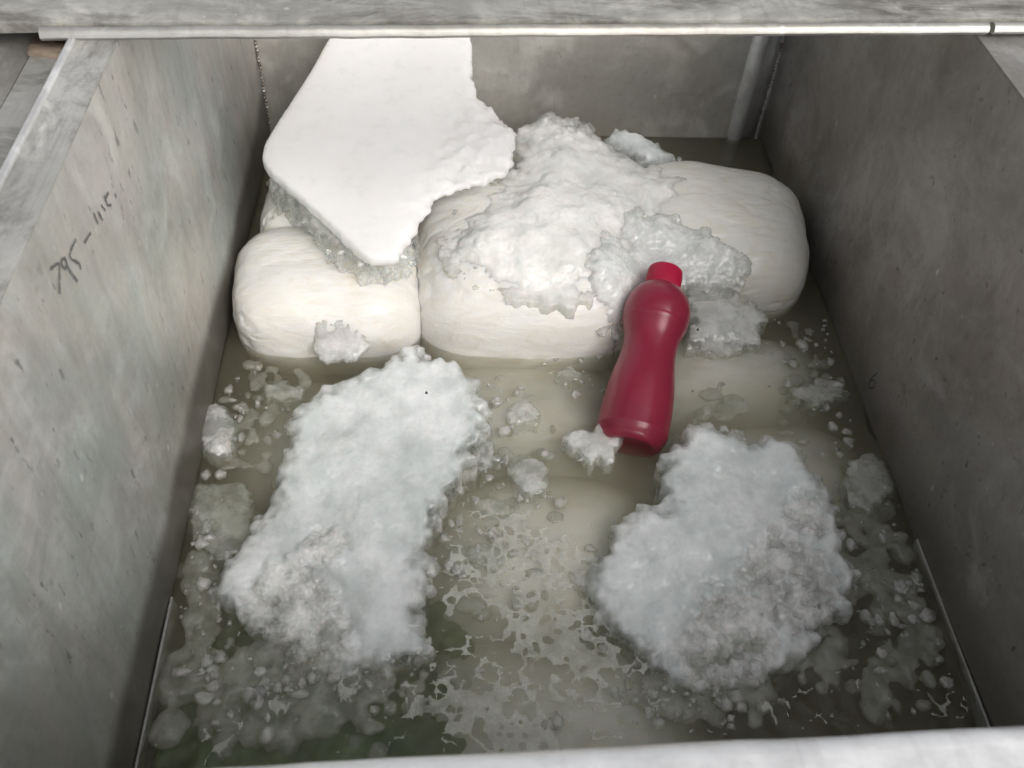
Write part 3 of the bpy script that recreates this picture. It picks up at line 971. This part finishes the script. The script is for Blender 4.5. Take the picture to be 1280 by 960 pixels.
o = ice_mass('ice_sheet', corner, .012, .04, M['wet_ice'], 88.1, edge=.012, n_edge=30, relief=.006, lump_r=(.003, .007))
tag(o, 'small ice scrap by the left wall under the corner of the slab', 'ice sheet', 'thin wet ice sheets')

# loose pieces
def ring(cx, cy, rx, ry, z, seed, n=8, jag=.22):
    r = np.random.default_rng(seed)
    out = []
    for k in range(n):
        a = 2 * math.pi * k / n
        q = 1 + jag * r.uniform(-1, 1)
        out.append((cx + rx * q * math.cos(a), cy + ry * q * math.sin(a), z))
    return out
PG = 'loose pieces of ice in the brine'
star = [(703, 546, .02), (722, 536, .022), (742, 538, .024), (752, 522, .028), (764, 520, .03), (780, 530, .03), (778, 548, .028), (768, 560, .022), (770, 576, .018), (758, 582, .015), (748, 572, .015), (738, 582, .012), (728, 562, .015), (712, 556, .018)]
pieces = [
    (star, .010, 'wet_ice', 'spiky star shaped ice piece leaning on the base of the pink bottle'),
    (ring(654, 517, 20, 16, .000, 1), .010, 'clear_ice', 'small ice piece left of the bottle, nearest the middle cheese'),
    (ring(607, 566, 13, 22, .000, 2), .012, 'clear_ice', 'narrow upright ice piece at the right edge of the left ice chunk'),
    (ring(664, 594, 28, 24, .000, 3), .012, 'clear_ice', 'rounded ice lump midway between left ice chunk and bottle base'),
    (ring(712, 466, 16, 9, .002, 4), .006, 'grey_slush', 'tiny glassy ice scrap left of the bottle waist'),
    (ring(604, 690, 26, 13, .000, 5), .005, 'grey_slush', 'flat oval ice flake below the rounded lump, near the left chunk'),
    (ring(612, 632, 28, 12, .000, 12), .005, 'grey_slush', 'faint ice flake just above the flat oval flake'),
    (ring(272, 540, 24, 34, .006, 6), .018, 'clear_ice', 'upper of two ice pieces along the left wall, behind the left chunk'),
    (ring(272, 645, 44, 52, -.006, 7), .014, 'grey_slush', 'broad submerged ice piece between the left wall and left chunk'),
    (ring(738, 722, 20, 16, .000, 8), .012, 'clear_ice', 'knobbly ice bit at the left tip of the right chunk'),
    (ring(1085, 605, 28, 34, .000, 9), .010, 'grey_slush', 'dull ice piece by the right wall beside the right chunk'),
    (ring(1020, 490, 34, 16, .000, 10), .010, 'grey_slush', 'ragged dull ice crust by the right wall, below the right cheese'),
    (ring(860, 815, 30, 20, .0, 11), .008, 'clear_ice', 'crumbling ice lump at the front foot of the right chunk'),
    (ring(352, 488, 28, 12, .000, 13), .006, 'grey_slush', 'thin ice flake at the waterline of the left cheese'),
]
for i, (ol, H, mt, lab) in enumerate(pieces):
    o = ice_mass('ice_piece', ol, H * .7, .022, M[mt], 100.0 + i * 3.3, voxel=.0018, clear=.008, grow=.003, edge=.016, rag=.0018, relief=.003, warp=.003, sink=.003, grit=.0006, n_edge=6, lump_r=(.004, .008))
    tag(o, lab, 'ice piece', PG)

# slush: countless wet granules along the walls and round the chunks
def slush():
    rng = np.random.default_rng(77)
    cs, rs = [], []
    regions = [((330, 860), (120, 70), 150, .013), ((640, 640), (110, 110), 34, .011), ((920, 500), (90, 50), 22, .010), ((240, 780), (38, 120), 70, .012), ((1130, 760), (70, 110), 110, .010), ((1080, 660), (40, 80), 60, .010),
               ((400, 850), (110, 24), 90, .009), ((870, 860), (90, 26), 90, .009), ((300, 540), (50, 60), 50, .008), ((1000, 800), (70, 50), 80, .008), ((1020, 470), (40, 60), 40, .007), ((590, 560), (40, 60), 20, .006), ((330, 460), (60, 30), 24, .007)]
    for (cx, cy), (sx, sy), n, r in regions:
        for _ in range(n):
            q = at(cx + rng.normal() * sx * .55, cy + rng.normal() * sy * .55, 0)
            rr = r * rng.uniform(.5, 1.7)
            if not (XL + .012 < q[0] < XR - .012 and YF + .03 < q[1] < YB): continue
            cs.append([q[0], q[1], -.007 - rr * rng.uniform(.25, .9)]); rs.append(rr)
    V, Fc = lumps(np.array(cs), rs, rng, .5)
    P = V + .0
    me = remesh(V, [list(f) for f in Fc], .0032)
    P = coords(me); P = P + normals(me) * (.0015 * fbm(P, 60, 3))[:, None]
    me.vertices.foreach_set('co', P.astype(np.float32).ravel()); me.update()
    return me
tag(link('slush', slush(), M['grey_slush']), 'half melted grey slush along the walls and around the ice chunks', 'slush', kind='stuff')

def fragments():
    rng = np.random.default_rng(19)
    cs, rs = [], []
    zones = [((250, 700), (40, 190), 150), ((1120, 720), (60, 150), 170), ((1040, 520), (40, 90), 70), ((400, 860), (130, 40), 120), ((860, 870), (110, 30), 110), ((300, 500), (60, 40), 60),
             ((620, 570), (70, 90), 110), ((700, 470), (90, 40), 50), ((620, 720), (60, 90), 70), ((1000, 440), (60, 40), 50), ((760, 760), (30, 60), 50), ((565, 640), (20, 70), 40)]
    for (cx, cy), (sx, sy), n in zones:
        for _ in range(n // 2):
            q = at(cx + rng.normal() * sx * .6, cy + rng.normal() * sy * .6, 0)
            if not (XL + .008 < q[0] < XR - .008 and YF + .03 < q[1] < YB): continue
            rr = .0022 + .0075 * rng.random() ** 2.5
            cs.append([q[0], q[1], rng.uniform(-.55, .0) * rr]); rs.append(rr)
    V, Fc = lumps(np.array(cs), rs, rng, .6, .75)
    return mesh('ice_crumbs', V, Fc)
tag(link('ice_crumbs', fragments(), M['clear_ice']), 'fine ice crumbs floating on the brine, thickest along the walls', 'ice crumbs', kind='stuff')

# ------------------------------------------------------------------ water
def water():
    x0, x1, y0, y1 = XL + .001, XR - .001, YF, YB - .001
    nx, ny = 230, 330
    X, Y = np.meshgrid(np.linspace(x0, x1, nx), np.linspace(y0, y1, ny), indexing='ij')
    P = np.stack([X.ravel(), Y.ravel(), np.zeros(X.size)], 1)
    z = .0010 * fbm(P, 14, 3)
    near = sstep(.62, .42, P[:, 1])
    Pd = P + .012 * np.stack([fbm(P, 25, 2), fbm(P, 25, 2, off=9), np.zeros(len(P))], 1)
    f1, f2 = worley(Pd, 38)
    z += near * .0045 * (sstep(0, .45, f2 - f1) * -1 + .5)
    z = z.reshape(X.shape)
    return solid_from_grid(X, Y, z, np.full(X.shape, ZB + .002), np.ones(X.shape, bool))
V, Fc = water()
tag(link('water', mesh('water', V, Fc), M['water']), kind='structure')

def algae():
    X, Y = np.meshgrid(np.arange(XL + .012, .22, .004), np.arange(YF + .02, .56, .004), indexing='ij')
    P = np.stack([X.ravel(), Y.ravel(), np.full(X.size, 2.2)], 1)
    c = np.array([-.15, .30])
    e = np.hypot((P[:, 0] - c[0]) / .24, (P[:, 1] - c[1]) / .22) + .35 * fbm(P, 12, 3)
    z = -.010 - .022 * e + .012 * fbm(P, 26, 4)
    m = (e < 1.1)
    return solid_from_grid(X, Y, z.reshape(X.shape), np.full(X.shape, -.12), m.reshape(X.shape))
def algae_mat():
    b = NB('algae')
    c = b.mixc(b.ramp(b.noise(20, 6, .65), [(.38, 0), (.62, 1)]), (.06, .11, .05), (.20, .28, .14))
    return b.surf(b.n('ShaderNodeBsdfPrincipled', Base_Color=c, Roughness=.7))
V, Fc = algae()
tag(link('algae', mesh('algae', V, Fc), algae_mat()), 'dark green growth under the murky brine in the near left corner', 'algae', kind='stuff')

# lacy film of half frozen brine near the front
def film():
    st = .0013
    lo, hi = at(500, 930, 0), at(800, 640, 0)
    X, Y = np.meshgrid(np.arange(lo[0] - .02, hi[0], st), np.arange(.19, .66, st), indexing='ij')
    P = np.stack([X.ravel(), Y.ravel(), np.full(X.size, .37)], 1)
    Pd = P + .010 * np.stack([fbm(P, 22, 3), fbm(P, 22, 3, off=9), np.zeros(len(P))], 1)
    f1, f2 = worley(Pd, 44)
    c1 = worley.cell.copy()
    g1, g2 = worley(Pd, 85, off=4)
    k1 = worley.cell.copy()
    c = at(670, 810, 0)
    e = np.hypot((P[:, 0] - c[0]) / .16, (P[:, 1] - c[1]) / .21) + .30 * fbm(P, 12, 3, off=6)
    big = np.clip(fbm(P, 9, 3, off=2) * 1.5 + .35, 0, 1)
    grow = .56 - .34 * big + .40 * sstep(.35, 1.1, e)
    open_ = np.maximum(grow * (.72 + .45 * c1) - f1, (grow * (.62 + .5 * k1) - g1) * .5)
    m = ((open_ < 0) & (e < 1.2)).reshape(X.shape)
    z = np.full(X.shape, .0034) + .0012 * fbm(P, 60, 2).reshape(X.shape)
    return solid_from_grid(X, Y, z, z - .001, m)
def arcs():  # pale film mesh drawn in for glints on ridges and thin ice edges
    st = .0018
    X, Y = np.meshgrid(np.arange(XL + .015, XR - .015, st), np.arange(.19, .80, st), indexing='ij')
    P = np.stack([X.ravel(), Y.ravel(), np.full(X.size, 1.37)], 1)
    Pd = P + .014 * np.stack([fbm(P, 24, 3), fbm(P, 24, 3, off=9), np.zeros(len(P))], 1)
    f1, f2 = worley(Pd, 34, off=2)
    gate = fbm(P, 26, 3, off=12) + .4 * fbm(P, 6, 2, off=3) + .16 - .9 * sstep(.50, .78, P[:, 1])
    w = .075 * np.clip(gate * 1.8, 0, 1)
    m = (f2 - f1 < w).reshape(X.shape)
    z = np.full(X.shape, .0040) + .0008 * fbm(P, 60, 2).reshape(X.shape)
    return solid_from_grid(X, Y, z, z - .0012, m)
V, Fc = arcs()
ao = link('ice_glint', mesh('ice_glint', V, Fc), M['film'])
sm = ao.modifiers.new('smooth', 'SMOOTH'); sm.iterations = 3
tag(ao, 'thin pale arcs painted as glints on ripples and ice edges over dark brine', 'ice glints', kind='stuff')
V, Fc = film()
fo = link('ice_film', mesh('ice_film', V, Fc), M['film'])
sm = fo.modifiers.new('smooth', 'SMOOTH'); sm.iterations = 3
tag(fo, 'lacy pale film of half frozen brine near the front rim', 'ice film', kind='stuff')

# dark specks of dirt on the ice
for (px, py, z, lab) in [(872, 412, .034, 'tiny black speck of dirt on the wet ice right of the bottle'), (533, 491, .072, 'tiny black speck of dirt on the left ice chunk')]:
    bm = bmesh.new(); bmesh.ops.create_icosphere(bm, subdivisions=2, radius=.0018)
    for v in bm.verts: v.co *= 1 + .3 * math.sin(v.co.x * 2000 + v.co.y * 900)
    o = link('dirt_speck', bm_mesh('dirt_speck', bm), M['black']); o.location = at(px, py, z)
    tag(o, lab, 'speck', 'dirt specks on the ice')

# ------------------------------------------------------------------ bottle
b0 = at(786, 560, .006); b1 = at(832, 339, .098)
axis = b1 - b0; L = np.linalg.norm(axis)
bottle = empty('water_bottle', tuple(b0))
tag(bottle, 'pink plastic water bottle with red screw cap leaning in the brine', 'bottle')
bottle.rotation_mode = 'QUATERNION'
bottle.rotation_quaternion = Vector(axis).to_track_quat('Z', 'Y')
def lathe(name, prof, mat, n=72, parent=None):
    V, Fc = [], []
    m = len(prof)
    for i in range(n):
        a = 2 * math.pi * i / n
        for r, z in prof:
            V.append((r * math.cos(a), r * math.sin(a), z))
    for i in range(n):
        for k in range(m - 1):
            j = (i + 1) % n
            Fc.append([i * m + k, j * m + k, j * m + k + 1, i * m + k + 1])
    me = mesh(name, V, Fc)
    bm = bmesh.new(); bm.from_mesh(me)
    bmesh.ops.remove_doubles(bm, verts=list(bm.verts), dist=1e-6)
    bmesh.ops.recalc_face_normals(bm, faces=list(bm.faces))
    bm.to_mesh(me); bm.free()
    o = link(name, me, mat, parent, True)
    me.set_sharp_from_angle(angle=rad(42))
    return o
def spline(ctrl, n=90):
    z = np.array([c[1] for c in ctrl]); r = np.array([c[0] for c in ctrl])
    t = np.linspace(z[0], z[-1], n)
    # monotone-ish cubic
    m = np.gradient(r, z)
    out = []
    for q in t:
        k = min(max(np.searchsorted(z, q) - 1, 0), len(z) - 2)
        h = z[k + 1] - z[k]; u = (q - z[k]) / h
        out.append(((2*u**3-3*u**2+1)*r[k] + (u**3-2*u**2+u)*h*m[k] + (-2*u**3+3*u**2)*r[k+1] + (u**3-u**2)*h*m[k+1], q))
    return out
S = L / 240.0
ctrl = [(.0435, 8), (.0480, 16), (.0492, 32), (.0485, 55), (.0460, 80), (.0412, 105), (.0384, 124), (.0390, 140), (.0442, 158), (.0476, 174), (.0462, 190), (.0390, 204), (.0295, 213), (.0215, 217.5)]
outer = spline([(r, z * S) for r, z in ctrl], 150)
body = [(0, 10 * S), (.020, 9 * S), (.028, 5 * S), (.034, 1.5 * S), (.039, 2 * S), (.0425, 5 * S)] + [(r, z) for r, z in outer]
body = [(rr + (.0009 * math.exp(-((zz / S - 163) / 1.6) ** 2)) + .0006 * math.exp(-((zz / S - 20) / 1.5) ** 2), zz) for rr, zz in body] + [(.021, 224 * S), (.021, 228 * S)]
tw = .0014
inner = [(max(r - tw, .0), z) for r, z in reversed(outer)] + [(.030, 10 * S), (0, 13 * S)]
bo = lathe('bottle_body', body + [(.0195, 228 * S)] + inner, M['pink'], 72, bottle)
lathe('neck_ring', [(.0225, 211.0 * S), (.0245, 211.4 * S), (.0252, 212.4 * S), (.0245, 213.4 * S), (.0225, 214.0 * S)], M['cap'], 48, bottle)
# screw cap with fine grip ribs
def cap():
    n = 120
    prof = [(.0, 243), (.018, 243), (.0225, 242.2), (.0245, 240.5), (.0252, 237), (.0258, 217), (.0252, 215), (.0215, 215)]
    V, Fc = [], []
    m = len(prof)
    for i in range(n):
        a = 2 * math.pi * i / n
        rib = .0004 * (1 if i % 2 else -1)
        for k, (r, z) in enumerate(prof):
            rr = r + (rib if k in (4, 5) else 0)
            V.append((rr * math.cos(a), rr * math.sin(a), z * S))
    for i in range(n):
        for k in range(m - 1):
            j = (i + 1) % n
            Fc.append([i * m + k, j * m + k, j * m + k + 1, i * m + k + 1])
    me = mesh('cap', V, Fc)
    bm = bmesh.new(); bm.from_mesh(me); bmesh.ops.remove_doubles(bm, verts=list(bm.verts), dist=1e-6); bmesh.ops.recalc_face_normals(bm, faces=list(bm.faces)); bm.to_mesh(me); bm.free()
    o = link('cap', me, M['cap'], bottle, True); me.set_sharp_from_angle(angle=rad(35)); return o
cap()
# what is left in the bottle
liq = [(0, 14 * S)] + [(max(r - tw - .0006, 0), z) for r, z in outer if z < 172 * S and z > 14 * S] + [(0, 172 * S)]
lathe('liquid', liq, M['drink'], 48, bottle)
